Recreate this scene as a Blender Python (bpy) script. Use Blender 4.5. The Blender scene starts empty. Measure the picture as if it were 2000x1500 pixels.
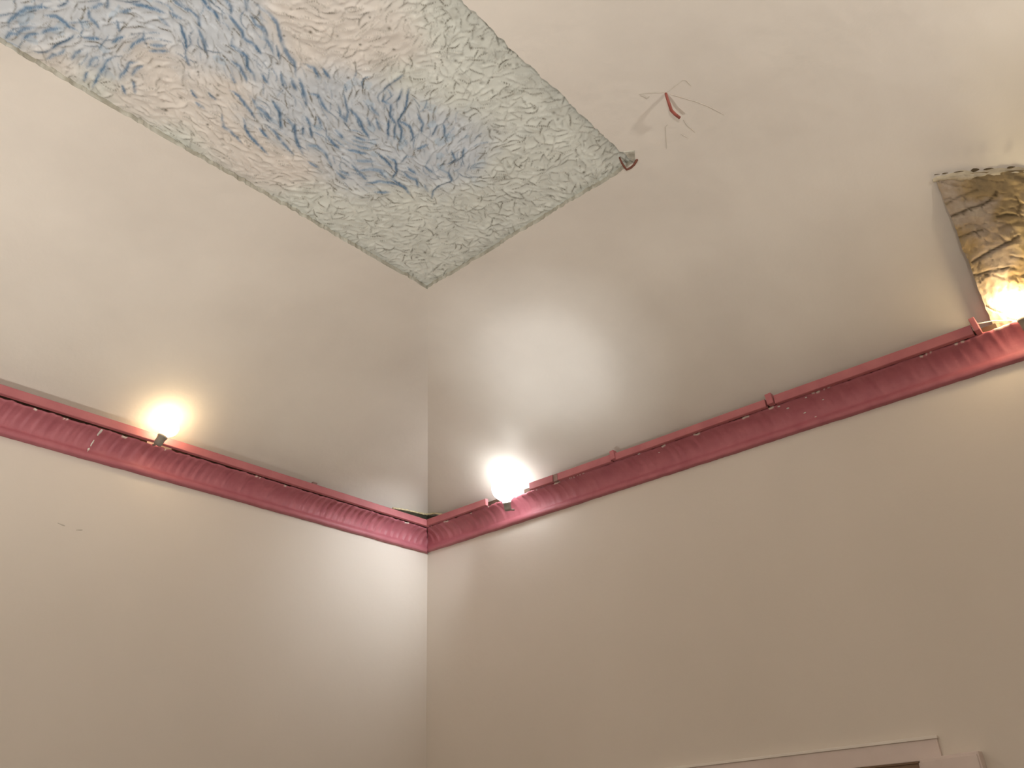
import bpy, bmesh, math, random
import numpy as np
from mathutils import Matrix, Vector, noise as mnoise

# ------------------------------------------------------------------ camera, world, light, exposure
SC = bpy.context.scene
COL = SC.collection
cam_d = bpy.data.cameras.new('camera'); cam_d.sensor_width = 36.0; cam_d.lens = 1548 / 2000 * 36
cam_d.clip_start = 0.02
cam = bpy.data.objects.new('camera', cam_d); COL.objects.link(cam)
CX = Vector((-0.65980, 0.75011, -0.04465)); CY = Vector((0.33986, 0.35088, 0.87257)); CX.normalize()
CZ = CX.cross(CY).normalized(); CY = CZ.cross(CX).normalized()
cam.matrix_world = Matrix(((CX.x, CY.x, CZ.x, 3.4244), (CX.y, CY.y, CZ.y, 3.6433), (CX.z, CY.z, CZ.z, 1.75), (0, 0, 0, 1)))
SC.camera = cam
SC.view_settings.view_transform = 'Standard'; SC.view_settings.look = 'None'
SC.view_settings.gamma = 1.0; SC.view_settings.use_curve_mapping = False
SC.view_settings.exposure = 0.0
wd = bpy.data.worlds.new('world'); SC.world = wd; wd.use_nodes = True
wd.node_tree.nodes['Background'].inputs[0].default_value = (0.9, 0.85, 0.8, 1)
wd.node_tree.nodes['Background'].inputs[1].default_value = 0.05

def add_light(name, loc, power, color, kind='POINT', radius=0.07, aim=None, angle=120, blend=0.8):
    d = bpy.data.lights.new(name, kind); d.energy = power; d.color = color; d.shadow_soft_size = radius
    if kind == 'SPOT': d.spot_size = math.radians(angle); d.spot_blend = blend
    o = bpy.data.objects.new(name, d); COL.objects.link(o); o.location = loc
    if aim is not None: o.rotation_euler = Vector(aim).to_track_quat('-Z', 'Y').to_euler()
    return o
# unseen fill lights added at cornice height behind the camera
WARM = (1.0, 0.92, 0.82); SOFT = (1.0, 0.95, 0.89)
for p in ((5.70, 1.2, 3.5), (5.70, 3.9, 3.5)): add_light('cornice_fill_light', p, 18, WARM)
for x in (1.5, 3.7): add_light('cornice_fill_spot', (x, 5.12, 3.45), 95, SOFT, 'SPOT', 0.06, (0.05, -1, 0.16), 80, 1.0)
# two unseen fill spots added beside and behind the camera to brighten the ceiling
add_light('up_fill_spot', (4.7, 4.6, 1.4), 190, SOFT, 'SPOT', 0.12, (-0.12, -0.12, 1), 150, 0.8)
add_light('up_fill_spot', (3.7, 2.0, 0.9), 190, SOFT, 'SPOT', 0.12, (-0.15, 0.0, 1), 105, 0.9)

# unseen spots added low down to make the round white pool on the cove
for w_, a_ in ((190, 12.5), (150, 20)):
    add_light('added_pool_spot', (3.6, 1.9, 0.9), w_, (0.93, 0.97, 1.0), 'SPOT', 0.05, Vector((0.58, 1.50, 3.82)) - Vector((3.6, 1.9, 0.9)), a_, 1.0)

# ------------------------------------------------------------------ materials
def srgb(r, g, b):
    f = lambda c: (c / 255 / 12.92) if c / 255 <= 0.04045 else ((c / 255 + 0.055) / 1.055) ** 2.4
    return (f(r), f(g), f(b), 1.0)
def new_mat(name):
    m = bpy.data.materials.new(name); m.use_nodes = True
    return m, m.node_tree, m.node_tree.nodes['Principled BSDF']
def noisy(name, c1, c2, scale=6.0, rough=0.85, bump=0.0, bscale=60.0, spec=0.3, detail=5.0, attr=None, attr_col=None):
    m, nt, p = new_mat(name); N = nt.nodes; L = nt.links
    tc = N.new('ShaderNodeTexCoord'); nz = N.new('ShaderNodeTexNoise'); nz.inputs['Scale'].default_value = scale
    nz.inputs['Detail'].default_value = detail
    L.new(tc.outputs['Object'], nz.inputs['Vector'])
    mx = N.new('ShaderNodeMix'); mx.data_type = 'RGBA'
    cr = N.new('ShaderNodeMapRange'); cr.inputs['From Min'].default_value = 0.32; cr.inputs['From Max'].default_value = 0.68
    L.new(nz.outputs['Fac'], cr.inputs['Value']); L.new(cr.outputs['Result'], mx.inputs['Factor'])
    mx.inputs['A'].default_value = c1; mx.inputs['B'].default_value = c2
    out = mx.outputs['Result']
    if attr:
        at = N.new('ShaderNodeAttribute'); at.attribute_name = attr
        m2 = N.new('ShaderNodeMix'); m2.data_type = 'RGBA'
        L.new(at.outputs['Fac'], m2.inputs['Factor']); L.new(out, m2.inputs['A']); m2.inputs['B'].default_value = attr_col
        out = m2.outputs['Result']
    L.new(out, p.inputs['Base Color'])
    p.inputs['Roughness'].default_value = rough; p.inputs['Specular IOR Level'].default_value = spec
    if bump:
        nb = N.new('ShaderNodeTexNoise'); nb.inputs['Scale'].default_value = bscale; nb.inputs['Detail'].default_value = 6
        L.new(tc.outputs['Object'], nb.inputs['Vector'])
        b = N.new('ShaderNodeBump'); b.inputs['Strength'].default_value = bump; b.inputs['Distance'].default_value = 0.01
        L.new(nb.outputs['Fac'], b.inputs['Height']); L.new(b.outputs['Normal'], p.inputs['Normal'])
    return m
def emitter(name, col, s):
    m, nt, p = new_mat(name)
    p.inputs['Base Color'].default_value = (0.9, 0.9, 0.9, 1)
    p.inputs['Emission Color'].default_value = (*col, 1); p.inputs['Emission Strength'].default_value = s
    return m
M = {}
M['wall'] = noisy('cream_wall_paint', (0.72, 0.66, 0.59, 1), (0.75, 0.69, 0.62, 1), 1.3, 0.75, 0.10, 22, 0.25)
M['ceil'] = noisy('limewashed_ceiling', (0.68, 0.63, 0.565, 1), (0.74, 0.69, 0.62, 1), 2.2, 0.9, 0.34, 11, 0.1, 8)
M['pink'] = noisy('pink_gloss_paint', (0.43, 0.13, 0.16, 1), (0.50, 0.165, 0.195, 1), 14, 0.5, 0.12, 70, 0.4, 5, 'chip', (0.82, 0.70, 0.62, 1))
M['pinkwood'] = noisy('pink_painted_wood', (0.42, 0.13, 0.145, 1), (0.50, 0.17, 0.18, 1), 9, 0.5, 0.10, 50, 0.4)
M['darkwood'] = noisy('bare_dark_wood', (0.055, 0.032, 0.02, 1), (0.10, 0.06, 0.04, 1), 12, 0.8, 0.2, 40)
M['greywood'] = noisy('greyed_wood', (0.24, 0.15, 0.13, 1), (0.32, 0.20, 0.18, 1), 20, 0.7, 0.1, 60)
M['hook'] = noisy('red_painted_iron', (0.26, 0.07, 0.055, 1), (0.34, 0.10, 0.075, 1), 40, 0.5, 0.1, 90)
M['hookdark'] = noisy('rusty_iron', (0.12, 0.04, 0.025, 1), (0.17, 0.06, 0.04, 1), 40, 0.6, 0.1, 90)
M['shadow_scuff'] = noisy('shadow_scuff_grey', (0.56, 0.51, 0.44, 1), (0.62, 0.57, 0.50, 1), 30, 0.9)  # shared by the painted hook shadows and the wall scuffs
M['socket'] = noisy('grey_plastic', (0.22, 0.19, 0.16, 1), (0.28, 0.25, 0.21, 1), 20, 0.4)
M['wire'] = noisy('white_cable', (0.75, 0.72, 0.66, 1), (0.8, 0.78, 0.72, 1), 20, 0.4)
M['casing'] = noisy('white_gloss_paint', (0.70, 0.60, 0.56, 1), (0.75, 0.65, 0.61, 1), 8, 0.45, 0.04, 40, 0.4)
M['doorleaf'] = noisy('brown_door', (0.20, 0.13, 0.085, 1), (0.26, 0.17, 0.11, 1), 10, 0.5, 0.1, 40)
M['floor'] = noisy('floor_tile', (0.20, 0.165, 0.13, 1), (0.25, 0.21, 0.17, 1), 3, 0.5, 0.05)
M['fray'] = noisy('cream_flaking_plaster', (0.75, 0.66, 0.44, 1), (0.42, 0.36, 0.20, 1), 55, 0.8, 0.3, 80)
M['void'] = noisy('painted_gap_shade', (0.03, 0.03, 0.02, 1), (0.06, 0.055, 0.035, 1), 25, 0.9, 0.2, 60)
M['rim'] = noisy('rough_lime_mortar', (0.62, 0.55, 0.42, 1), (0.42, 0.36, 0.25, 1), 16, 0.95, 0.5, 40)
M['side'] = noisy('grey_broken_plaster', (0.52, 0.51, 0.45, 1), (0.34, 0.32, 0.26, 1), 25, 0.95, 0.5, 50)
M['lip'] = noisy('painted_lit_edge', (0.80, 0.75, 0.69, 1), (0.84, 0.79, 0.73, 1), 8, 0.4)  # whiter than the casing, to paint in light falling on the header's top edge
M['pit'] = noisy('dark_rim_spot', (0.07, 0.05, 0.03, 1), (0.12, 0.09, 0.05, 1), 30, 0.95)  # plain dark colour for the spots in the mortar rim

# ------------------------------------------------------------------ mesh helpers
def link(name, me, mat, parent=None, smooth=False):
    o = bpy.data.objects.new(name, me); COL.objects.link(o)
    if mat is not None: me.materials.append(mat)
    if smooth: me.polygons.foreach_set('use_smooth', [True] * len(me.polygons))
    if parent is not None: o.parent = parent; o.matrix_parent_inverse = parent.matrix_basis.inverted()
    return o
def mesh(name, vs, fs, mat, parent=None, smooth=False):
    me = bpy.data.meshes.new(name); me.from_pydata([tuple(map(float, v)) for v in vs], [], fs); me.update()
    return link(name, me, mat, parent, smooth)
def grid_mesh(name, Pts, mat, parent=None, smooth=True, flip=False):
    n, m = Pts.shape[:2]
    me = bpy.data.meshes.new(name)
    idx = np.arange(n * m).reshape(n, m)
    q = np.stack([idx[:-1, :-1], idx[1:, :-1], idx[1:, 1:], idx[:-1, 1:]], -1).reshape(-1, 4)
    if flip: q = q[:, ::-1]
    me.vertices.add(n * m); me.vertices.foreach_set('co', Pts.reshape(-1).astype(np.float32))
    me.loops.add(q.size); me.loops.foreach_set('vertex_index', q.reshape(-1).astype(np.int32))
    me.polygons.add(len(q)); me.polygons.foreach_set('loop_start', np.arange(0, q.size, 4, dtype=np.int32))
    me.update(calc_edges=True); me.validate()
    return link(name, me, mat, parent, smooth)
def bm_obj(name, bm, mat, parent=None, smooth=False):
    me = bpy.data.meshes.new(name); bm.normal_update(); bm.to_mesh(me); bm.free()
    return link(name, me, mat, parent, smooth)
def box(bm, lo, hi, bevel=0.0):
    lo = Vector(lo); hi = Vector(hi); s = hi - lo
    r = bmesh.ops.create_cube(bm, size=1.0, matrix=Matrix.Translation((lo + hi) / 2) @ Matrix.Diagonal((*s, 1)))
    if bevel:
        es = list({e for v in r['verts'] for e in v.link_edges})
        bmesh.ops.bevel(bm, geom=es, offset=bevel, segments=2, affect='EDGES', profile=0.6)
def box_obj(name, lo, hi, mat, parent=None, bevel=0.0):
    bm = bmesh.new(); box(bm, lo, hi, bevel); return bm_obj(name, bm, mat, parent)
def tube(bm, pts, rad, seg=10, cap=True):
    pts = [Vector(p) for p in pts]; rings = []
    rad = rad if isinstance(rad, (list, tuple)) else [rad] * len(pts)
    prev = None
    for i, p in enumerate(pts):
        t = (pts[min(i + 1, len(pts) - 1)] - pts[max(i - 1, 0)]).normalized()
        if prev is None: u = t.orthogonal().normalized()
        else: u = (prev - t * prev.dot(t)).normalized()
        prev = u; w = t.cross(u)
        rings.append([bm.verts.new(p + (u * math.cos(a) + w * math.sin(a)) * rad[i]) for a in [2 * math.pi * k / seg for k in range(seg)]])
    for a, b in zip(rings, rings[1:]):
        for k in range(seg): bm.faces.new((a[k], a[(k + 1) % seg], b[(k + 1) % seg], b[k]))
    if cap: bm.faces.new(rings[0][::-1]); bm.faces.new(rings[-1])
def lathe(bm, base, axis, prof, seg=28):
    axis = Vector(axis).normalized(); u = axis.orthogonal().normalized(); w = axis.cross(u); base = Vector(base); rings = []
    for r, h in prof:
        rings.append([bm.verts.new(base + axis * h + (u * math.cos(2 * math.pi * k / seg) + w * math.sin(2 * math.pi * k / seg)) * max(r, 1e-4)) for k in range(seg)])
    for a, b in zip(rings, rings[1:]):
        for k in range(seg): bm.faces.new((a[k], a[(k + 1) % seg], b[(k + 1) % seg], b[k]))
    bm.faces.new(rings[0][::-1]); bm.faces.new(rings[-1])
def ribbon(name, pts, widths, lift, mat, parent, thick=0.0012):
    """a thin raised strip along a polyline; lift = unit normal out of the surface it lies on"""
    pts = [Vector(p) for p in pts]; n = Vector(lift).normalized(); vs = []; fs = []
    for i, p in enumerate(pts):
        t = (pts[min(i + 1, len(pts) - 1)] - pts[max(i - 1, 0)]).normalized(); s = t.cross(n).normalized() * widths[i]
        vs += [p - s, p + n * thick, p + s]
    for i in range(len(pts) - 1):
        a = 3 * i
        fs += [(a, a + 1, a + 4, a + 3), (a + 1, a + 2, a + 5, a + 4)]
    return mesh(name, vs, fs, mat, parent)
def empty(name, loc=(0, 0, 0)):
    o = bpy.data.objects.new(name, None); COL.objects.link(o); o.location = loc; o.empty_display_size = 0.05
    bpy.context.view_layer.update()
    return o
def tag(o, label, cat, group=None):
    o['label'] = label; o['category'] = cat
    if group: o['group'] = group
    return o
def struct(o, label=None):
    o['kind'] = 'structure'
    if label: o['label'] = label
    return o
def n1(x, seed=0.0): return mnoise.noise(Vector((x, seed * 7.31, 1.7)))

# the licks of paint on the ceiling panel, in millimetres on the panel, then the direction and paint wash fields
BLUE = '3177 1445 3182 1471 3176 1525 3157 1569 3132 1598 3110 1610;3152 1438 3143 1473 3123 1506;3129 1438 3122 1467 3108 1485;3097 1497 3090 1525 3069 1555;3116 1569 3094 1593 3070 1591 3053 1584 3031 1588;3032 1567 3042 1523 3055 1487 3057 1456;3007 1576 2985 1592 2964 1610;3040 1685 3025 1662 3003 1654 2989 1644;3033 1700 3014 1740;2967 1752 2950 1777;2955 1799 2933 1822 2904 1834 2874 1843;2931 1624 2928 1651 2918 1671;2883 1641 2886 1667 2872 1711 2880 1736;2843 1704 2816 1733;2836 1682 2799 1721;2876 1817 2846 1809;2862 1859 2833 1862;2824 1844 2796 1817 2760 1771;2757 1748 2726 1720;2823 1909 2797 1904 2775 1880;2777 1869 2742 1841 2711 1806;2801 1960 2775 1960 2749 1944;2769 2021 2748 2012 2736 1993;2741 1980 2712 1972 2679 1962 2661 1944 2628 1945 2591 1933;2685 1919 2672 1890 2639 1891 2616 1889 2589 1856 2557 1844 2536 1820;2640 1837 2606 1838 2571 1811 2557 1798;2730 2062 2710 2038;2691 2030 2661 2014 2630 2018 2607 1992 2574 1977;2705 2073 2658 2077 2618 2063 2570 2023 2533 1995 2494 1983 2461 1945;2665 1627 2641 1615;2617 1664 2592 1656;2623 1594 2598 1591;2572 1726 2543 1727 2506 1707 2476 1699 2451 1679;2607 1783 2586 1768;2510 1752 2473 1732 2438 1728 2407 1715;2451 1794 2413 1775 2381 1738 2350 1707;2403 1683 2359 1676 2317 1655 2247 1632;2364 1755 2332 1757 2300 1716 2274 1689 2235 1674;2461 1918 2427 1897;2441 1939 2405 1910 2354 1857;2995 1470 2995 1505 2984 1525;2942 1473 2949 1511 2937 1540;2931 1413 2936 1453;2896 1404 2902 1452 2908 1510 2912 1541 2902 1573;2850 1498 2854 1549 2859 1592 2845 1607;2828 1549 2832 1580 2823 1613;2835 1477 2816 1459;2819 1521 2791 1486;3047 1407 3043 1445 3029 1469 3024 1492;3169 1396 3166 1428 3146 1445;3059 1462 3068 1436 3088 1415;2539 1863 2504 1845;2405 1649 2365 1637;2539 1612 2505 1566 2474 1566 2414 1542;2475 1649 2424 1598 2359 1578 2317 1565;2836 1903 2823 1909;3098 1669 3107 1636;2950 1827 2974 1798;2877 1905 2851 1903;3013 1760 3007 1736;2567 1993 2538 1963;2960 1707 2944 1684;3108 1659 3132 1663 3165 1635 3201 1582;2834 1982 2801 1960;2801 2031 2769 2021;2657 2014 2633 2015 2609 1991 2577 1974 2560 1957;2681 2084 2627 2070 2591 2043 2558 2011 2513 1981 2486 1973 2457 1940;2613 1945 2591 1933;2459 1920 2423 1892;2442 1937 2407 1909 2356 1865;2376 1912 2354 1926 2315 1908 2288 1891;2452 1793 2406 1772 2355 1702;2474 1731 2436 1731 2403 1714;2460 2001 2432 2013 2400 1992;2407 2030 2375 2018;2281 1944 2245 1911 2212 1909 2229 1938 2251 1966 2296 2006;2246 1960 2205 1952 2157 1919;2363 1756 2333 1756 2299 1717 2266 1685 2236 1667;2326 1815 2289 1792;2296 1847 2266 1826;2221 1798 2180 1786 2145 1778;2238 1704 2211 1733 2167 1722 2109 1683;2185 1645 2143 1642;2210 1843 2167 1833;2144 1868 2103 1889;2139 1852 2090 1864;2114 1839 2065 1861;2123 1796 2058 1835;2064 1777 2012 1825;2022 1744 1990 1789 1955 1813;2002 1776 1968 1800 1916 1786;2063 1748 1968 1726;2026 1868 1970 1857 1945 1847;2004 1879 1964 1886 1920 1849 1906 1802;1904 1799 1834 1803 1794 1786;1961 1708 1929 1754 1881 1792 1841 1802;1898 1698 1859 1738;2084 1680 2030 1669;2071 1692 2037 1697;2200 2107 2186 2073 2154 2077 2126 2046 2084 2027 2034 1961;2172 2156 2149 2113;2160 2178 2114 2119 2088 2044 2044 2016 2010 1964;2088 2044 2037 2055 1994 2024 1987 1999;2057 2118 2016 2098 1985 2056;1974 2132 1952 2080;1957 2150 1911 2111;1941 1991 1928 2038;2198 2021 2150 2010;2169 1969 2143 1955;2142 1988 2106 1962;2116 2025 2057 1948;1948 1938 1942 1897;1860 1948 1816 1945;1900 1894 1861 1892;1905 1865 1866 1857 1836 1869 1805 1845;1821 1976 1768 1983 1735 1967 1751 1913 1744 1870 1717 1833;1794 1869 1759 1854;1846 2079 1809 2059 1809 2024;1825 2124 1800 2092 1798 2047;2212 2208 2216 2157 2212 2104;2205 1952 2104 1899;2498 1915 2460 1872;2289 1792 2256 1752;2308 1772 2286 1741'
GREY = '2570 2070 2534 2078 2469 2130;2531 2065 2503 2035 2461 2027;2491 2191 2475 2232;2415 2205 2406 2256 2405 2315;2371 2244 2351 2290 2332 2335;2341 2153 2318 2196 2302 2256;2304 2148 2285 2213 2270 2281;2224 2205 2207 2241 2183 2285;2218 2136 2208 2212;2335 2468 2334 2438;2297 2470 2253 2460 2222 2443;2181 2521 2146 2474;2270 2546 2203 2562 2119 2545;2059 2532 2005 2553 1956 2552;2101 2372 2034 2359 1996 2283;2174 2357 2177 2397;1928 2414 1865 2460;2142 1521 2071 1595;2156 1458 2070 1533;2359 2135 2328 2104 2297 2100;2255 1848 2225 1827;2225 2481 2208 2450;2103 2545 2070 2528;2177 2390 2144 2407;1554 1948 1560 1874;2357 2181 2336 2159;2331 2385 2317 2456;2414 2384 2413 2354;2485 2277 2469 2309;2484 2182 2459 2141;2454 2043 2410 2036'
FLOW = '3.17 1.52 107;3.09 1.52 114;3.05 1.51 99;2.95 1.47 85;2.91 1.63 91;2.84 1.56 77;2.84 1.71 133;2.90 1.83 159;2.77 1.81 -132;2.73 1.90 -149;2.67 1.97 -150;2.60 1.81 -148;2.52 1.95 -146;2.48 1.81 -155;2.32 1.82 -151;2.13 1.69 -151;2.11 1.85 161;2.26 1.98 -141;1.98 1.76 169;2.13 2.02 -138;1.99 2.06 -144;1.88 2.02 69;1.89 1.89 174;1.93 2.19 78;2.76 1.48 147;2.56 2.14 145;2.37 2.17 111;2.29 2.23 106;2.24 2.42 72;2.06 2.35 99;1.82 2.37 146;1.60 2.31 94;1.57 2.01 161;1.33 2.17 134;1.72 1.77 149;2.17 1.61 148;2.45 1.53 -175;2.69 1.42 179;1.84 1.51 134;1.44 1.57 119;1.40 2.40 -158;2.14 1.43 134'
WASH = '3.13 1.48 b;2.98 1.66 b;2.92 1.53 b;2.87 1.76 b;2.76 1.88 b;2.71 2.01 b;2.56 1.92 b;2.41 1.89 b;2.64 1.83 b;2.26 1.80 b;2.21 1.97 b;2.05 1.77 b;2.01 1.96 b;1.87 1.96 b;1.95 2.13 b;2.37 1.76 b;1.81 2.09 b;2.16 2.08 b;2.34 1.99 b;2.83 1.66 p;2.76 1.58 p;2.68 1.51 p;2.81 1.43 p;2.59 1.73 p;2.60 2.12 p;2.49 2.16 p;2.38 2.19 p;2.49 2.05 p;2.29 2.28 p;2.51 1.52 p;2.35 1.53 p;3.03 1.39 p;2.22 1.55 p;2.22 2.45 g;2.05 2.45 g;1.86 2.40 g;1.60 2.38 g;1.63 2.20 g;1.56 1.94 g;1.33 2.17 g;1.49 1.62 g;1.84 1.51 g;2.06 1.46 g;1.75 1.74 g;1.40 2.40 g;2.02 2.30 g;2.58 1.40 g;2.88 1.43 g;2.19 2.22 g'

# ------------------------------------------------------------------ room shell
RX, RY = 6.0, 5.4                 # room size
AX, AY = 1.31, 1.38               # how far the cove reaches in from the walls
ZB, ZT = 3.44, 4.00               # foot and top of the cove
PX0, PX1, PY0, PY1 = AX, 4.69, AY, 2.563    # the rough panel let into the flat of the ceiling
struct(mesh('floor', [(-.1, -.1, 0), (RX + .1, -.1, 0), (RX + .1, RY + .1, 0), (-.1, RY + .1, 0)], [(0, 1, 2, 3)], M['floor']), 'plain floor of the room')
def wall(name, a, b, nrm, label):
    # a slab 0.2 thick with its face on the line a-b
    a = Vector((*a, 0)); b = Vector((*b, 0)); n = Vector((*nrm, 0)) * -0.2; up = Vector((0, 0, ZB + 0.005))
    vs = [a, b, b + n, a + n]; vs = vs + [v + up for v in vs]
    return struct(mesh(name, vs, [(0, 1, 5, 4), (1, 2, 6, 5), (2, 3, 7, 6), (3, 0, 4, 7), (4, 5, 6, 7), (3, 2, 1, 0)], M['wall']), label)
w_left = wall('wall_left', (0, 0), (RX, 0), (0, 1), 'cream painted wall on the left of the corner')
w_right = wall('wall_right', (0, 0), (0, RY), (1, 0), 'cream painted wall on the right of the corner')
wall('wall_front', (0, RY), (RX, RY), (0, -1), 'cream wall behind the camera')
wall('wall_back', (RX, 0), (RX, RY), (-1, 0), 'cream wall at the far end of the room')

def prof(s): return ZB + (ZT - ZB) * (1 - (1 - s) ** 2)
def wob(x, y):
    """slow hand-plastered unevenness"""
    return 0.006 * mnoise.noise(Vector((x * 1.3, y * 1.3, 3.1))) + 0.0025 * mnoise.noise(Vector((x * 4.1, y * 4.1, 8.3)))
ceiling = empty('ceiling', (3, 2.7, 4.0)); struct(ceiling, 'limewashed coved ceiling with a flat centre')
def cove(side):
    n, m = 26, 110
    P = np.zeros((n, m, 3))
    for i in range(n):
        s = i / (n - 1)
        for j in range(m):
            t = j / (m - 1)
            ox, oy = AX * s, AY * s
            if side in ('right', 'back'):
                y = oy + (RY - 2 * oy) * t; x = ox if side == 'right' else RX - ox
            else:
                x = ox + (RX - 2 * ox) * t; y = oy if side == 'left' else RY - oy
            P[i, j] = (x, y, prof(s) + wob(x, y) * min(1, 4 * (1 - s)))
    return grid_mesh('cove', P, M['ceil'], ceiling, True, side in ('right', 'front'))
for sd in ('left', 'right', 'back', 'front'): cove(sd)
# flat of the ceiling with a ragged opening for the panel
random.seed(4)
def ragged(a, b, n, amp, seed, out):
    a = Vector(a); b = Vector(b); o = Vector(out); r = []
    for i in range(n):
        t = i / n; L = t * (b - a).length
        e = amp * (0.35 + 0.8 * n1(L * 7, seed) + 0.7 * n1(L * 31, seed + 5) + 0.6 * n1(L * 80, seed + 9))
        r.append(a.lerp(b, t) + o * e)
    return r
loop = (ragged((PX0, PY0, 0), (PX1, PY0, 0), 420, 0.010, 1, (0, 1, 0)) + ragged((PX1, PY0, 0), (PX1, PY1, 0), 150, 0.008, 2, (-1, 0, 0))
        + ragged((PX1, PY1, 0), (PX0, PY1, 0), 420, 0.009, 3, (0, -1, 0)) + ragged((PX0, PY1, 0), (PX0, PY0, 0), 150, 0.010, 4, (1, 0, 0)))
loop = [Vector((max(p.x, PX0 + .001), max(p.y, PY0 + .001), 0)) for p in loop]
bm = bmesh.new()
top = [bm.verts.new((p.x, p.y, ZT)) for p in loop]
deep = [bm.verts.new((p.x + .004 * n1(i * .31, 2), p.y + .004 * n1(i * .27, 6), ZT + 0.030)) for i, p in enumerate(loop)]
L = len(loop)
for i in range(L): bm.faces.new((top[i], deep[i], deep[(i + 1) % L], top[(i + 1) % L])).material_index = 1
outer = [bm.verts.new(v) for v in ((AX, AY, ZT), (RX - AX, AY, ZT), (RX - AX, RY - AY, ZT), (AX, RY - AY, ZT))]
oe = [bm.edges.new((outer[i], outer[(i + 1) % 4])) for i in range(4)]
ie = [bm.edges.get((top[i], top[(i + 1) % L])) for i in range(L)]
bmesh.ops.triangle_fill(bm, edges=oe + ie, use_beauty=True)
bmesh.ops.recalc_face_normals(bm, faces=bm.faces)
flat = bm_obj('flat_field', bm, M['ceil'], ceiling); flat.data.materials.append(M['side'])

# ------------------------------------------------------------------ the trowelled panel
def parse(s): return [np.array(list(map(float, q.split()))).reshape(-1, 2) / 1000 for q in s.split(';')]
FL = np.array([list(map(float, q.split())) for q in FLOW.split(';')])
WS = [q.split() for q in WASH.split(';')]; WP = np.array([[float(a), float(b)] for a, b, c in WS]); WC = [c for a, b, c in WS]
g = 0.004
xs = np.concatenate([np.arange(PX0 - .02, 3.40, g), np.arange(3.40, PX1 + .03, 0.02)])
ys = np.arange(PY0 - .02, PY1 + .024, g)
XX, YY = np.meshgrid(xs, ys, indexing='ij')
nx, ny = XX.shape
def smooth_noise(scale, seed):
    rs = np.random.RandomState(seed); G = rs.rand(160, 80)
    u = (XX - 1) / scale; v = (YY - 1) / scale
    i = np.floor(u).astype(int) % 159; j = np.floor(v).astype(int) % 79; fu = u - np.floor(u); fv = v - np.floor(v)
    fu = fu * fu * (3 - 2 * fu); fv = fv * fv * (3 - 2 * fv)
    return G[i, j] * (1 - fu) * (1 - fv) + G[i + 1, j] * fu * (1 - fv) + G[i, j + 1] * (1 - fu) * fv + G[i + 1, j + 1] * fu * fv
rs = np.random.RandomState(11)
HH = 0.002 * smooth_noise(0.09, 1)
PB = np.zeros((nx, ny)); PG = np.zeros((nx, ny))          # blue and grey pigment in the creases
blues = parse(BLUE); greys = parse(GREY)
def flow(p):
    d = ((FL[:, 0] - p[0]) ** 2 + (FL[:, 1] - p[1]) ** 2) + 0.002
    w = 1 / d ** 1.5; a = np.radians(FL[:, 2]) * 2
    return 0.5 * math.atan2((w * np.sin(a)).sum(), (w * np.cos(a)).sum())
def wash(p):
    d = ((WP[:, 0] - p[0]) ** 2 + (WP[:, 1] - p[1]) ** 2) + 0.003
    w = 1 / d ** 2; t = w.sum()
    return [sum(w[i] for i in range(len(WC)) if WC[i] == c) / t for c in 'bpg']
def window(x0, x1, y0, y1):
    i0, i1 = np.searchsorted(xs, [x0, x1]); j0, j1 = np.searchsorted(ys, [y0, y1])
    return slice(max(i0, 0), max(i1, 0)), slice(max(j0, 0), max(j1, 0))
def stamp(poly, hw, height, pig, amount, shelf=0.03):
    """one lick of the trowel: plaster drawn up to a sharp edge along poly, pigment caught under the edge"""
    # resample with a hand wobble
    seg = np.linalg.norm(np.diff(poly, axis=0), axis=1); T = np.concatenate([[0], np.cumsum(seg)])
    n = max(3, int(T[-1] / 0.006)); tt = np.linspace(0, T[-1], n)
    px = np.interp(tt, T, poly[:, 0]); py = np.interp(tt, T, poly[:, 1])
    jit = np.convolve(rs.randn(n + 4), np.ones(5) / 5, 'valid') * 0.0028
    tx = np.gradient(px); ty = np.gradient(py); l = np.hypot(tx, ty) + 1e-9; tx /= l; ty /= l
    px = px - ty * jit; py = py + tx * jit
    sl = window(px.min() - shelf, px.max() + shelf, py.min() - shelf, py.max() + shelf)
    X = XX[sl]; Y = YY[sl]
    if X.size == 0: return
    dx = X[..., None] - px; dy = Y[..., None] - py
    d2 = dx * dx + dy * dy; k = d2.argmin(-1); d = np.sqrt(np.take_along_axis(d2, k[..., None], -1)[..., 0])
    side = np.take_along_axis(dx, k[..., None], -1)[..., 0] * -ty[k] + np.take_along_axis(dy, k[..., None], -1)[..., 0] * tx[k]
    end = np.sin(np.clip((k + .5) / n, 0, 1) * math.pi) ** 0.5
    sd = np.where(side >= 0, d, -d)
    ramp = np.where(sd >= 0, np.clip(1 - sd / shelf, 0, 1) ** 1.5, np.clip(1 + sd / 0.005, 0, 1)) * end
    HH[sl] = np.maximum(HH[sl], height * ramp + HH[sl] * 0.35)
    w = hw * (0.55 + 0.6 * end)
    pg = np.exp(-((sd + hw * .5) / w) ** 2) * amount * np.clip(end * 1.4, 0, 1)
    (PB if pig == 'b' else PG)[sl] = np.maximum((PB if pig == 'b' else PG)[sl], pg)
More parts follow.
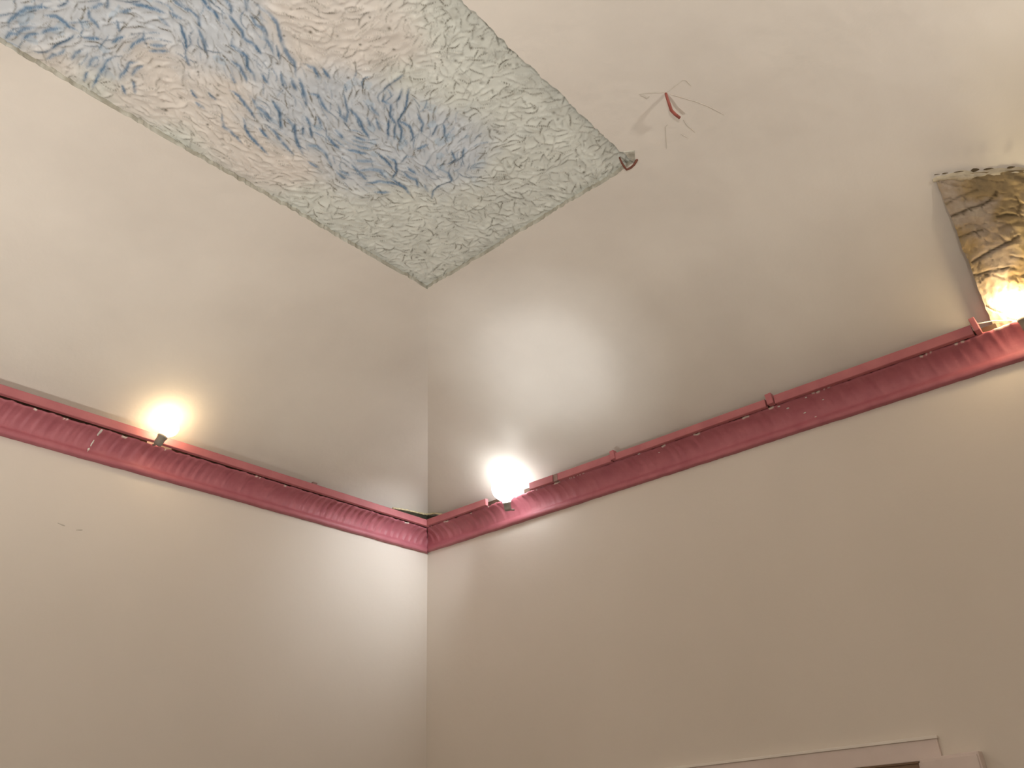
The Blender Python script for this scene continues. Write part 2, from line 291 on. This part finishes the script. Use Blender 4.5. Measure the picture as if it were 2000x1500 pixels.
# random licks following the flow, then the ones that can be picked out in the picture
pts = []
cell = {}
tries = 0
while tries < 18000:
    tries += 1
    p = (rs.uniform(PX0, 3.45), rs.uniform(PY0, PY1)); key = (int(p[0] / .03), int(p[1] / .03))
    if any((q[0] - p[0]) ** 2 + (q[1] - p[1]) ** 2 < 0.0205 ** 2 for a in (-1, 0, 1) for b in (-1, 0, 1) for q in cell.get((key[0] + a, key[1] + b), [])): continue
    cell.setdefault(key, []).append(p); pts.append(p)
for p in pts:
    b, pk, gr = wash(p)
    a = flow(p) + rs.randn() * (0.75 if gr > .5 else 0.4)
    ln = rs.uniform(0.02, 0.06) * (1.3 if b > .5 else 1.0); curv = rs.randn() * 9
    t = np.linspace(-ln / 2, ln / 2, 6)
    poly = np.stack([p[0] + t * math.cos(a) - curv * t * t * math.sin(a), p[1] + t * math.sin(a) + curv * t * t * math.cos(a)], -1)
    if rs.rand() < .5: poly = poly[::-1]
    if b > .55 and rs.rand() < .30: stamp(poly, 0.0030, rs.uniform(.003, .006), 'b', rs.uniform(.3, .8), .026)
    else: stamp(poly, 0.0030, rs.uniform(.0025, .0065), 'g', rs.uniform(.15, 1.1) * (0.65 if pk > .5 else 1.0), .028)
for q in greys: stamp(q, 0.0030, .007, 'g', rs.uniform(.45, .8))
for q in blues: stamp(q, 0.0052, .008, 'b', rs.uniform(.75, 1.0))
# dark specks
for _ in range(560):
    p = (rs.uniform(PX0, 3.3), rs.uniform(PY0, PY1)); r = rs.uniform(.003, .0065)
    sl = window(p[0] - .02, p[0] + .02, p[1] - .02, p[1] + .02)
    s_ = np.exp(-((XX[sl] - p[0]) ** 2 + (YY[sl] - p[1]) ** 2) / r ** 2)
    HH[sl] -= .004 * s_; PG[sl] = np.maximum(PG[sl], s_ * rs.uniform(.4, 1.0))
# washes of paint
cx = np.linspace(xs[0], xs[-1], 90); cy = np.linspace(ys[0], ys[-1], 36)
tab = np.array([[wash((a, b)) for b in cy] for a in cx])
fi = np.clip((XX - cx[0]) / (cx[1] - cx[0]), 0, 88.999); fj = np.clip((YY - cy[0]) / (cy[1] - cy[0]), 0, 34.999)
i0 = fi.astype(int); j0 = fj.astype(int); fu = (fi - i0)[..., None]; fv = (fj - j0)[..., None]
WT = tab[i0, j0] * (1 - fu) * (1 - fv) + tab[i0 + 1, j0] * fu * (1 - fv) + tab[i0, j0 + 1] * (1 - fu) * fv + tab[i0 + 1, j0 + 1] * fu * fv
CB, CP, CG = np.array([.56, .60, .64]), np.array([.69, .64, .58]), np.array([.655, .675, .615])
KB, KG = np.array([.085, .165, .265]), np.array([.13, .115, .08])
colr = WT[..., :1] * CB + WT[..., 1:2] * CP + WT[..., 2:] * CG
colr = colr * (0.93 + 0.14 * smooth_noise(.05, 5))[..., None]
bwash = (smooth_noise(.045, 7) > .80) * WT[..., 0]
colr = colr * (1 - .3 * bwash[..., None]) + np.array([.25, .42, .58]) * .3 * bwash[..., None]
brk = np.clip(1.5 * smooth_noise(.02, 9) - .05, 0.1, 1)
colr = colr * (1 - (PG * brk)[..., None]) + KG * (PG * brk)[..., None]
pbk = PB * np.clip(brk + .5, 0, 1)
colr = colr * (1 - pbk[..., None]) + KB * pbk[..., None]
ZZ = ZT + 0.020 - HH
edge = np.minimum.reduce([XX - PX0, YY - PY0, PY1 - YY])
ZZ += 0.004 * np.clip(1 - edge / .03, 0, 1)
panel = grid_mesh('rough_plaster_panel', np.stack([XX, YY, ZZ], -1), None, ceiling, True, False)
panel['label'] = 'rough trowelled plaster panel washed with blue paint'
ca = panel.data.color_attributes.new('paint', 'FLOAT_COLOR', 'POINT')
ca.data.foreach_set('color', np.concatenate([colr, np.ones((nx, ny, 1))], -1).reshape(-1).astype(np.float32))
m, nt, p = new_mat('trowelled_plaster'); at = nt.nodes.new('ShaderNodeAttribute'); at.attribute_name = 'paint'
nt.links.new(at.outputs['Color'], p.inputs['Base Color']); p.inputs['Roughness'].default_value = 0.85; p.inputs['Specular IOR Level'].default_value = 0.2
panel.data.materials.append(m)

# ------------------------------------------------------------------ cornices
PROF = [(0.0, 0.0, 0), (0.026, 0.0, 0), (0.031, 0.004, 0), (0.031, 0.027, 0), (0.026, 0.031, .1), (0.0255, 0.040, .5), (0.028, 0.055, .8), (0.034, 0.072, 1), (0.045, 0.088, 1),
        (0.060, 0.101, 1), (0.077, 0.110, 1), (0.093, 0.115, 1), (0.1005, 0.119, .9), (0.1015, 0.124, .6), (0.094, 0.126, .3), (0.0, 0.126, 0)]
def base_l(x): return 3.297 + 0.006 * x
def base_r(y): return 3.305 - 0.009 * y
def cornice(name, side, length, base, label, chips, crease_zone):
    n = int(length / 0.006) + 1; m = len(PROF)
    P = np.zeros((n, m, 3)); CH = np.zeros((n, m))
    for i in range(n):
        u0 = length * i / (n - 1)
        for j, (o, z, k) in enumerate(PROF):
            u = u0 if i > 0 else o           # mitred at the corner
            u = max(u, o)
            # pleats: shallow folds drawn diagonally across the hollow
            ph = u + 0.25 * (z - .07)
            A = 0.0018 + 0.0042 * crease_zone(u)
            saw = ((ph / 0.046 + 0.9 * n1(ph * 2.3, 4)) % 1.0)
            fold = A * (saw ** 1.6 * 2 - 1) + 0.0042 * n1(ph * 42, 2) + 0.0030 * n1(ph * 95, 3)
            dd = fold * k
            rag = (0.0045 * n1(u * 18, 7) + 0.0035 * n1(u * 60, 8)) if 11 <= j <= 14 else 0.0
            low = 0.0022 * n1(u * 14, 9) + .0012 * n1(u * 45, 10) if j <= 2 else 0
            oo = o + dd * .8 + rag * .6; zz = base(u) + z - dd * .6 + rag + low
            if j in (0, m - 1): oo = 0.0
            P[i, j] = (oo, u, zz) if side == 'r' else (u, oo, zz)
            if 12 <= j <= 13: CH[i, j] = 1.0 if n1(u * 24, 12) + .5 * n1(u * 90, 13) > chips(u) else 0.0
    o = grid_mesh(name, P, M['pink'], None, True, side == 'l')
    at = o.data.attributes.new('chip', 'FLOAT', 'POINT'); at.data.foreach_set('value', CH.reshape(-1).astype(np.float32))
    return struct(o, label)
tl = cornice('trim_1', 'l', 4.2, base_l, 'pink painted rippled plaster cornice on the left wall', lambda u: 0.62, lambda u: max(0, min(1, (1.35 - u) / .5)) + 0.25 * (u > 1.35))
tr = cornice('trim_2', 'r', 4.6, base_r, 'pink painted rippled plaster cornice on the right wall', lambda u: 0.30 if u < 1.3 or u > 2.9 else 0.45, lambda u: 0.25 * max(0, min(1, (1.0 - u) / .5)))
# dark boards behind the top edge of each cornice
def backing(side, u0, u1, base, par):
    vs = []
    for o in (.084, .072):
        for u, z in ((u0, .128), (u1, .128), (u1, .155), (u0, .155)): vs.append((o, u, base(u) + z) if side == 'r' else (u, o, base(u) + z))
    fs = [(0, 1, 2, 3), (7, 6, 5, 4), (3, 2, 6, 7), (0, 3, 7, 4), (1, 0, 4, 5), (2, 1, 5, 6)]
    mesh('backing_board', vs, fs, M['darkwood'], par)
backing('l', .09, 1.80, base_l, tl); backing('l', 1.93, 4.2, base_l, tl)
backing('r', .09, .70, base_r, tr); backing('r', .90, 3.40, base_r, tr); backing('r', 3.60, 4.5, base_r, tr)
# white filler showing in the break of the left cornice and flecks on the right one
def on_prof(side, u, j, lift=0.002):
    i = int(j); f = j - i; o = PROF[i][0] * (1 - f) + PROF[i + 1][0] * f; z = PROF[i][1] * (1 - f) + PROF[i + 1][1] * f
    return (o + lift * .8, u, base_r(u) + z - lift * .6) if side == 'r' else (u, o + lift * .8, base_l(u) + z - lift * .6)
for a, b, u0, u1, w in ((9.2, 12.6, 2.152, 2.150, .005), (6.2, 7.9, 2.158, 2.154, .003), (4.6, 5.6, 2.166, 2.160, .005), (3.0, 3.6, 2.168, 2.166, .003)):
    pp = [on_prof('l', u0 + (u1 - u0) * t + .002 * n1(t * 9, a), a + (b - a) * t, .003) for t in np.linspace(0, 1, 6)]
    ribbon('filler_streak', pp, [w * (.5 + .6 * math.sin(math.pi * (i + .5) / 6)) for i in range(6)], (0, .6, -.8), M['wire'], tl, .002)
for u, j, w in ((2.50, 9.5, .004), (2.47, 11.3, .004), (2.56, 7.0, .004), (2.60, 11.0, .003), (2.66, 8.6, .003), (2.60, 5.0, .003), (1.80, 9.5, .003), (1.70, 12.0, .005)):
    c = Vector(on_prof('r', u, j, .001))
    ribbon('paint_fleck', [c + Vector((0, t * w * 1.6, 0)) for t in (-1, 0, 1)], [w * .4, w, w * .5], (.6, 0, -.8), M['wire'], tr, .001)

# battens along the top edge of the cornices
def batten(name, side, u0, u1, z0, z1, label, h=0.041, mat='pinkwood', o0=.112, o1=.134):
    n = 14; rings = []; bm = bmesh.new()
    for i in range(n):
        t = i / (n - 1); u = u0 + (u1 - u0) * t; z = z0 + (z1 - z0) * t + .0012 * n1(u * 3, 21); b = .0025
        w = .0015 * n1(u * 2.2, 31)
        sec = [(o0, 0), (o1 - b, 0), (o1, b), (o1, h - b), (o1 - b, h), (o0, h)]
        rings.append([bm.verts.new((o + w, u, z + dz) if side == 'r' else (u, o + w, z + dz)) for o, dz in sec])
    for a, b in zip(rings, rings[1:]):
        for k in range(6): bm.faces.new((a[k], a[(k + 1) % 6], b[(k + 1) % 6], b[k]))
    bm.faces.new(rings[0]); bm.faces.new(rings[-1][::-1])
    bmesh.ops.recalc_face_normals(bm, faces=bm.faces)
    return tag(bm_obj(name, bm, M[mat]), label, 'batten', 'pink battens along the cornices')
def lz(x): return 3.419 + .0085 * x
def rz(y): return base_r(y) + .118
batten('batten', 'l', 1.912, 4.1, lz(1.9), lz(4.1), 'long pink batten left of the warm lamp on the left cornice')
batten('batten', 'l', .112, 1.882, lz(.112), lz(1.88), 'long pink batten between the left warm lamp and the corner')
batten('batten', 'r', .137, .640, rz(.137), rz(.64), 'short pink batten between the corner and the white lamp')
batten('batten', 'r', .98, 1.150, rz(.98) , rz(1.15), 'shortest pink batten just right of the white lamp')
batten('batten', 'r', 1.185, 1.545, rz(1.18) - .002, rz(1.54) - .002, 'pink batten ending at the first peg right of the white lamp')
batten('batten', 'r', 1.575, 2.425, rz(1.57) - .001, rz(2.43) + .001, 'pink batten between the two pegs of the right cornice', .038)
batten('batten', 'r', 2.470, 3.320, rz(2.47), rz(3.32), 'pink batten ending beside the lamp at the right edge', .043)
def peg(side, u, z, size, label, mat='pinkwood', o0=.108, o1=.146, rot=0.0):
    bm = bmesh.new()
    w, h = size
    lo, hi = ((o0, u - w / 2, z), (o1, u + w / 2, z + h)) if side == 'r' else ((u - w / 2, o0, z), (u + w / 2, o1, z + h))
    box(bm, lo, hi, .003)
    c = (Vector(lo) + Vector(hi)) / 2
    bmesh.ops.rotate(bm, verts=bm.verts, cent=c, matrix=Matrix.Rotation(rot, 3, 'X' if side == 'r' else 'Y'))
    return tag(bm_obj('wooden_peg', bm, M[mat]), label, 'wooden peg', 'wooden pegs on the cornices')
peg('l', .985, lz(.985) + .032, (.030, .022), 'small dark wooden peg on the left batten midway to the corner', 'greywood', .112, .130)
peg('r', 1.168, rz(1.168) - .002, (.030, .042), 'grey wooden spacer in the joint right of the white lamp', 'greywood', .108, .132)
peg('r', 1.560, rz(1.56) + .004, (.026, .050), 'pink wooden peg nearer the white lamp on the right cornice', 'pinkwood', .108, .142, .12)
peg('r', 2.448, rz(2.448) + .004, (.030, .054), 'pink wooden peg midway along the right cornice', 'pinkwood', .108, .142, .08)
peg('r', 3.335, rz(3.335) + .002, (.022, .062), 'pink wooden end block at the right end of the batten', 'pinkwood', .06, .150, .10)

# frayed edge across the corner above the cornice
t = empty('frayed_edge', (.15, .15, 3.43)); tag(t, 'frayed cream plaster edge over a dark gap in the corner', 'plaster edge')
FP = [Vector(v) for v in ((.389, .105, 3.484), (.297, .105, 3.494), (.211, .105, 3.501), (.150, .105, 3.505), (.110, .107, 3.507), (.105, .150, 3.503), (.105, .190, 3.493), (.105, .255, 3.466))]
vs = []; fs = []; K = 70
for i in range(K + 1):
    f = i / K * (len(FP) - 1); k = min(int(f), len(FP) - 2); q = FP[k].lerp(FP[k + 1], f - k)
    nn = (Vector((0, 1, 0)) if k < 4 else Vector((1, 0, 0))) * .003
    up = max(.002, .005 + .004 * n1(i * .9, 3) + .003 * n1(i * 2.7, 4))
    q = q + Vector((0, 0, .003 * n1(i * .35, 6)))
    vs += [q + nn - Vector((0, 0, .004 + .003 * n1(i * 1.9, 7))), q + nn + Vector((0, 0, up)), q - nn * 3 + Vector((0, 0, up)), q - nn * 3 - Vector((0, 0, .004))]
for i in range(K):
    a = 4 * i
    for k in range(4): fs.append((a + k, a + (k + 1) % 4, a + 4 + (k + 1) % 4, a + 4 + k))
fs += [(3, 2, 1, 0), (4 * K, 4 * K + 1, 4 * K + 2, 4 * K + 3)]
mesh('fringe', vs, fs, M['fray'], t)
vs = []
for x, y, z in ((.37, .100, 3.484), (.104, .100, 3.503), (.100, .104, 3.503), (.100, .25, 3.468), (.092, .25, 3.468), (.092, .092, 3.500), (.37, .092, 3.484)): vs += [(x, y, 3.440), (x, y, z)]
fs = [(2 * i, 2 * ((i + 1) % 7), 2 * ((i + 1) % 7) + 1, 2 * i + 1) for i in range(7)] + [tuple(range(0, 14, 2)), tuple(range(13, 0, -2))]
mesh('gap_shade_sheet', vs, fs, M['void'], t)  # near-black sheet painting in the shade inside the open corner gap

# ------------------------------------------------------------------ lamps
def lamp(name, c, R, foot, col, strength, label, side, clip_mat='socket'):
    c = Vector(c); foot = Vector(foot); ax = (c - foot).normalized()
    t = empty(name, foot); tag(t, label, 'lamp', 'bare bulbs on the cornices')
    bm = bmesh.new()
    prof = [(R * .30, -R * 1.15), (R * .36, -R * .98), (R * .62, -R * .78)] + [(R * math.cos(a), R * math.sin(a)) for a in np.linspace(-.55, math.pi / 2 - .02, 14)]
    lathe(bm, c, ax, prof, 32)
    bm_obj('bulb', bm, emitter(name + '_frosted_glass', col, strength), t, True)
    bm = bmesh.new(); b0 = c - ax * (R * 1.12)
    lathe(bm, b0 - ax * .045, ax, [(.012, -.004), (.019, 0), (.021, .012), (.021, .036), (.024, .040), (.024, .048), (.018, .052)], 20)
    bm_obj('socket', bm, M['socket'], t, True)
    bm = bmesh.new(); f = b0 - ax * .045
    inn = Vector((-1, 0, 0)) if side == 'r' else Vector((0, -1, 0))
    tube(bm, [f + ax * .012 + inn * .010, f + ax * .012 + inn * .035, f + ax * .016 + inn * .055], .006, 8)
    bm_obj('bracket', bm, M['socket'], t, True)
    return t
LW = (1.0, 0.76, 0.44)
lamp('warm_lamp', (1.889, .200, 3.493), .046, (1.912, .176, 3.42), LW, 23, 'bare warm lamp glowing on the left cornice', 'l')
lw = lamp('white_lamp', (.175, .828, 3.456), .074, (.130, .81, 3.34), (0.96, 0.98, 1.0), 14, 'large bright white lamp on the right cornice near the corner', 'r')
lr = lamp('warm_lamp', (.150, 3.495, 3.437), .052, (.125, 3.50, 3.34), LW, 38, 'bare warm lamp at the right edge in front of the stone slab', 'r')
# spots added beside the white bulb, aimed at the cove and the corner
for loc, to, e_, ang in (((.235, .90, 3.51), (.80, 1.46, 3.90), 2, 80), ((.225, .75, 3.41), (.42, 0, 3.08), 17, 95)):
    lb = add_light('added_beam', loc, e_, (0.91, 0.96, 1.0), 'SPOT', 0.05, Vector(to) - Vector(loc), ang, 1.0)
    lb.parent = lw; lb.matrix_parent_inverse = lw.matrix_basis.inverted()
lb = add_light('added_beam', (.225, 3.55, 3.47), 9, (1.0, 0.86, 0.55), 'SPOT', 0.05, (.58, .36, .46), 55, 1.0)  # spot added beside the warm bulb to brighten the ceiling
lb.parent = lr; lb.matrix_parent_inverse = lr.matrix_basis.inverted()
bm = bmesh.new(); tube(bm, [(.145, 3.338, 3.428), (.135, 3.36, 3.425), (.12, 3.40, 3.424), (.112, 3.45, 3.405), (.118, 3.47, 3.392)], .0025, 6)
tag(bm_obj('lamp_cord', bm, M['wire'], None, True), 'thin white cord running to the lamp at the right edge', 'cord')

# ------------------------------------------------------------------ stone slab leaning above the right cornice
slab = empty('stone_slab', (.06, 3.9, 3.42)); tag(slab, 'rough brown stone slab leaning above the right cornice beside the warm lamp', 'stone slab')
m, nt, p = new_mat('weathered_stone'); N = nt.nodes; K_ = nt.links
tc = N.new('ShaderNodeTexCoord'); n_a = N.new('ShaderNodeTexNoise'); n_a.inputs['Scale'].default_value = 7; n_a.inputs['Detail'].default_value = 8
K_.new(tc.outputs['Object'], n_a.inputs['Vector']); r_ = N.new('ShaderNodeValToRGB')
e = r_.color_ramp.elements; e[0].position = .30; e[0].color = (.20, .15, .085, 1); e[1].position = .70; e[1].color = (.50, .42, .32, 1)
x_ = e.new(.45); x_.color = (.36, .26, .13, 1); x_ = e.new(.57); x_.color = (.40, .32, .24, 1)
K_.new(n_a.outputs['Fac'], r_.inputs['Fac'])
sm = N.new('ShaderNodeAttribute'); sm.attribute_name = 'seam'; mx_ = N.new('ShaderNodeMix'); mx_.data_type = 'RGBA'
K_.new(sm.outputs['Fac'], mx_.inputs['Factor']); K_.new(r_.outputs['Color'], mx_.inputs['A']); mx_.inputs['B'].default_value = (.10, .07, .035, 1)
K_.new(mx_.outputs['Result'], p.inputs['Base Color']); p.inputs['Roughness'].default_value = .95
n_b = N.new('ShaderNodeTexNoise'); n_b.inputs['Scale'].default_value = 45; n_b.inputs['Detail'].default_value = 6; K_.new(tc.outputs['Object'], n_b.inputs['Vector'])
b_ = N.new('ShaderNodeBump'); b_.inputs['Strength'].default_value = .5; b_.inputs['Distance'].default_value = .008
K_.new(n_b.outputs['Fac'], b_.inputs['Height']); K_.new(b_.outputs['Normal'], p.inputs['Normal']); M['stone'] = m
P0 = Vector((.035, 0, 3.405))
def slab_top(y):
    yy = min(max(y, 3.40), 4.5); x = .600 - .38 * max(0, yy - 3.44) - .22 * max(0, yy - 3.44) ** 2; x = max(x, .12)
    return Vector((x, y, prof(x / AX)))
# open seams in the stone, as lines on its face
SEAMS = [[(0.457, 3.373, 3.727), (0.457, 3.423, 3.727), (0.459, 3.473, 3.728), (0.456, 3.509, 3.726), (0.464, 3.557, 3.732), (0.483, 3.593, 3.747)], [(0.457, 3.407, 3.727), (0.454, 3.447, 3.725), (0.46, 3.483, 3.729)], [(0.286, 3.426, 3.596), (0.301, 3.471, 3.608), (0.305, 3.515, 3.611), (0.307, 3.564, 3.613), (0.319, 3.596, 3.622)], [(0.257, 3.394, 3.574), (0.252, 3.429, 3.57), (0.247, 3.473, 3.567), (0.235, 3.531, 3.557)], [(0.384, 3.409, 3.672), (0.384, 3.446, 3.671), (0.375, 3.497, 3.664)], [(0.446, 3.645, 3.718), (0.419, 3.645, 3.698), (0.399, 3.629, 3.683), (0.378, 3.637, 3.667)], [(0.404, 3.556, 3.687), (0.407, 3.592, 3.688), (0.389, 3.619, 3.675)], [(0.363, 3.546, 3.655), (0.366, 3.582, 3.657), (0.359, 3.614, 3.652)], [(0.501, 3.42, 3.761), (0.51, 3.471, 3.767), (0.51, 3.534, 3.767)]]
NS, MS = 110, 190; P = np.zeros((NS, MS, 3)); Pb = np.zeros((NS, MS, 3))
for j in range(MS):
    for i in range(NS):
        v = i / (NS - 1); yl = 3.385 + .052 * v + .006 * n1(v * 9, 3) + .003 * n1(v * 30, 4)
        y = yl + (4.5 - yl) * (j / (MS - 1)) ** 1.5
        T_ = slab_top(y); q = Vector((P0.x, y, P0.z)).lerp(T_, v)
        nn = Vector((T_.z - P0.z, 0, -(T_.x - P0.x))).normalized()
        rel = .010 * mnoise.noise(Vector((y * 7, v * 4, 1))) + .005 * mnoise.noise(Vector((y * 22, v * 14, 2))) + .003 * mnoise.noise(Vector((y * 60, v * 36, 5)))
        c_ = abs(mnoise.noise(Vector((y * 5 - v * 2.5, v * 7 + y * 2, 9))) + .5 * mnoise.noise(Vector((y * 17, v * 15, 4)))); rel -= .007 * max(0, 1 - c_ / .04)
        P[i, j] = q + nn * (rel + .004); Pb[i, j] = q - nn * .035
SEAM = np.zeros((NS, MS)); ctr = P.copy()
jit = np.array([[[.010 * n1(q[1] * 30, 41) + .005 * n1(q[1] * 90 + q[2] * 40, 42), .010 * n1(q[2] * 34, 43) + .004 * n1(q[2] * 100, 44)] for q in row] for row in ctr])
for px in SEAMS:
    pz = np.array(px)[:, 1:]; A_ = pz[:-1]; D_ = pz[1:] - A_; wgt = random.Random(len(px) + int(px[0][1] * 999)).uniform(.45, 1)
    q = ctr[..., 1:] + jit
    for a_, d_ in zip(A_, D_):
        t_ = np.clip(((q - a_) @ d_) / (d_ @ d_), 0, 1); ds = np.linalg.norm(q - a_ - t_[..., None] * d_, axis=-1)
        SEAM = np.maximum(SEAM, wgt * np.clip(1 - ds / .006, 0, 1))
P = P - SEAM[..., None] * np.array([.6, 0, -.8]) * .008
front = grid_mesh('stone_face', P, M['stone'], slab, True, True)
sa = front.data.attributes.new('seam', 'FLOAT', 'POINT'); sa.data.foreach_set('value', SEAM.reshape(-1).astype(np.float32))
grid_mesh('stone_back', Pb, M['stone'], slab, True, False)
sv = []; sf = []
for i in range(NS): sv += [P[i, 0], Pb[i, 0]]
for i in range(NS - 1): sf.append((2 * i, 2 * i + 1, 2 * i + 3, 2 * i + 2))
mesh('stone_side', sv, sf, M['stone'], slab)
# crumbling mortar rim where the slab meets the cove, with dark pits in it
vs = []; fs = []; K = 90; R_ = 7
for i in range(K):
    y = 3.425 + 1.05 * (i / (K - 1)) ** 1.2; c = slab_top(max(y, 3.40)); c.y = y
    for k in range(R_):
        a = math.pi * (k / (R_ - 1)) ; s = (k / (R_ - 1) - .5)
        wdt = (.022 + .016 * n1(y * 16, 2) + .012 * n1(y * 50, 3)) * min(1, .35 + (y - 3.425) * 14)
        tn = Vector((.75, 0, .45)).normalized(); ou = Vector((.45, 0, -.85)).normalized()
        q = c + tn * (s * 2 * wdt - .008) + ou * (math.sin(a) * (.010 + .007 * n1(y * 30 + k, 5)) - .002)
        vs.append(q)
for i in range(K - 1):
    for k in range(R_ - 1): fs.append((i * R_ + k, i * R_ + k + 1, (i + 1) * R_ + k + 1, (i + 1) * R_ + k))
mesh('mortar_rim', vs, fs, M['rim'], slab, True)
for y, w, l in ((3.562, .008, .026), (3.601, .004, .03), (3.472, .003, .020), (3.513, .0025, .03), (3.665, .005, .024), (3.447, .002, .018)):
    c = slab_top(y) + Vector((.026, 0, .003)); d_ = [c + Vector((-.10 * t * l, t * l * .5, -.14 * t * l)) for t in (-1, -.4, .3, 1)]
    ribbon('pit', [q + Vector((.005, 0, -.012)) for q in d_], [w * .3, w, w * .8, w * .2], (.4, 0, -.9), M['pit'], slab, .003)

# ------------------------------------------------------------------ hooks in the ceiling and painted shadow lines
def hook(label, pts, rad, mat):
    bm = bmesh.new(); tube(bm, pts, rad, 8)
    return tag(bm_obj('iron_hook', bm, M[mat], None, True), label, 'hook', 'iron hooks in the ceiling')
hook('red painted iron hook hanging from the bare ceiling amid faint painted shadow lines', [(1.526, 2.836, 4.003), (1.512, 2.832, 3.990), (1.495, 2.828, 3.976), (1.472, 2.821, 3.968), (1.448, 2.822, 3.967), (1.422, 2.825, 3.968)], [.0045, .005, .0055, .006, .006, .006], 'hook')
hook('small rusty iron hook at the corner of the rough panel', [(1.372, 2.532, 4.012), (1.358, 2.532, 3.992), (1.340, 2.530, 3.986), (1.322, 2.529, 3.984), (1.318, 2.545, 3.985), (1.321, 2.562, 3.987), (1.326, 2.578, 3.994), (1.322, 2.582, 4.004)], [.003, .004, .0045, .0045, .0045, .0045, .005, .004], 'hookdark')
def shadow_scuff(px, w):  # paints a lamp shadow of the hook as a thin grey strip
    ribbon('hook_shadow_strip', [(x, y, ZT - .0004) for x, y in px], [w * (.5 + .5 * math.sin(math.pi * (i + .6) / (len(px) + .2))) for i in range(len(px))], (0, 0, -1), M['shadow_scuff'], ceiling, .0008)
HOOK_SHADOWS = [(0.003, [(1.588, 2.764), (1.574, 2.785), (1.553, 2.81), (1.53, 2.838)]), (0.005, [(1.583, 2.765), (1.567, 2.772), (1.552, 2.775), (1.555, 2.785)]), (0.0025, [(1.526, 2.842), (1.53, 2.876), (1.533, 2.909), (1.524, 2.918), (1.49, 2.919)]), (0.0022, [(1.509, 2.847), (1.472, 2.866), (1.419, 2.895), (1.365, 2.918), (1.289, 2.942)]), (0.0022, [(1.395, 2.764), (1.391, 2.751), (1.359, 2.733), (1.294, 2.697)]), (0.0022, [(1.374, 2.819), (1.34, 2.815), (1.29, 2.82)]), (0.002, [(1.319, 2.776), (1.28, 2.786)])]
for w, px in HOOK_SHADOWS: shadow_scuff(px, w)
# loose square of plaster by the small hook
vs = [(1.313, 2.566, ZT), (1.372, 2.602, ZT), (1.400, 2.566, ZT), (1.345, 2.562, ZT)]
cc = Vector((1.357, 2.574, ZT)); vs2 = [Vector(v).lerp(cc, .10) + Vector((0, 0, -.003)) for v in vs]
mesh('plaster_patch', vs + vs2, [(0, 1, 5, 4), (1, 2, 6, 5), (2, 3, 7, 6), (3, 0, 4, 7), (4, 5, 6, 7)], M['side'], ceiling)

# marks on the left wall
for x, z, w, l in ((2.190, 2.990, .0035, .022), (2.112, 2.983, .0035, .018)):
    ribbon('scuff', [(x + l * t, .0003, z + .004 * t * (1 if x > 2.15 else -1)) for t in (-.7, -.2, .3, .8)][::-1], [w * .3, w * .6, w, w * .6], (0, 1, 0), M['shadow_scuff'], w_left, .0015)

# ------------------------------------------------------------------ door frame and box on the right wall
door = empty('door_1', (0, 2.0, 0)); struct(door, 'door in a pale painted frame on the right wall')
def sbox(name, lo, hi, mat, par, bevel=.003, shear=0.0):
    bm = bmesh.new(); box(bm, lo, hi, bevel)
    for v in bm.verts: v.co.z += shear * (v.co.y - 1.64) if v.co.z > 1.5 else 0
    return bm_obj(name, bm, M[mat], par)
sbox('frame_header', (-.01, 1.02, 1.868), (.014, 2.728, 1.938), 'casing', door, .004, .022)
sbox('header_lip', (-.01, 1.00, 1.936), (.020, 2.732, 1.947), 'lip', door, .002, .022)
sbox('frame_jamb', (-.01, 2.642, 0.0), (.014, 2.728, 1.885), 'casing', door)
sbox('frame_jamb', (-.01, 1.02, 0.0), (.014, 1.10, 1.872), 'casing', door)
sbox('door_leaf', (-.01, 1.10, 0.0), (.003, 2.642, 1.868), 'doorleaf', door, .001, .02)
sbox('stop_strip', (.003, 1.10, 1.862), (.010, 2.642, 1.870), 'doorleaf', door, .001, .022)
cab = empty('wall_box', (0, 2.77, 1.62)); tag(cab, 'pale box fixed to the right wall beside the door frame', 'box')
bm = bmesh.new(); box(bm, (.0, 2.660, 1.56), (.058, 2.862, 1.895), .004)
for v in bm.verts: v.co.z += .06 * (v.co.y - 2.66)
bm_obj('body', bm, M['casing'], cab)
bm = bmesh.new(); box(bm, (.0585, 2.668, 1.57), (.064, 2.856, 1.885), .002)
for v in bm.verts: v.co.z += .06 * (v.co.y - 2.66)
bm_obj('lid', bm, M['casing'], cab)
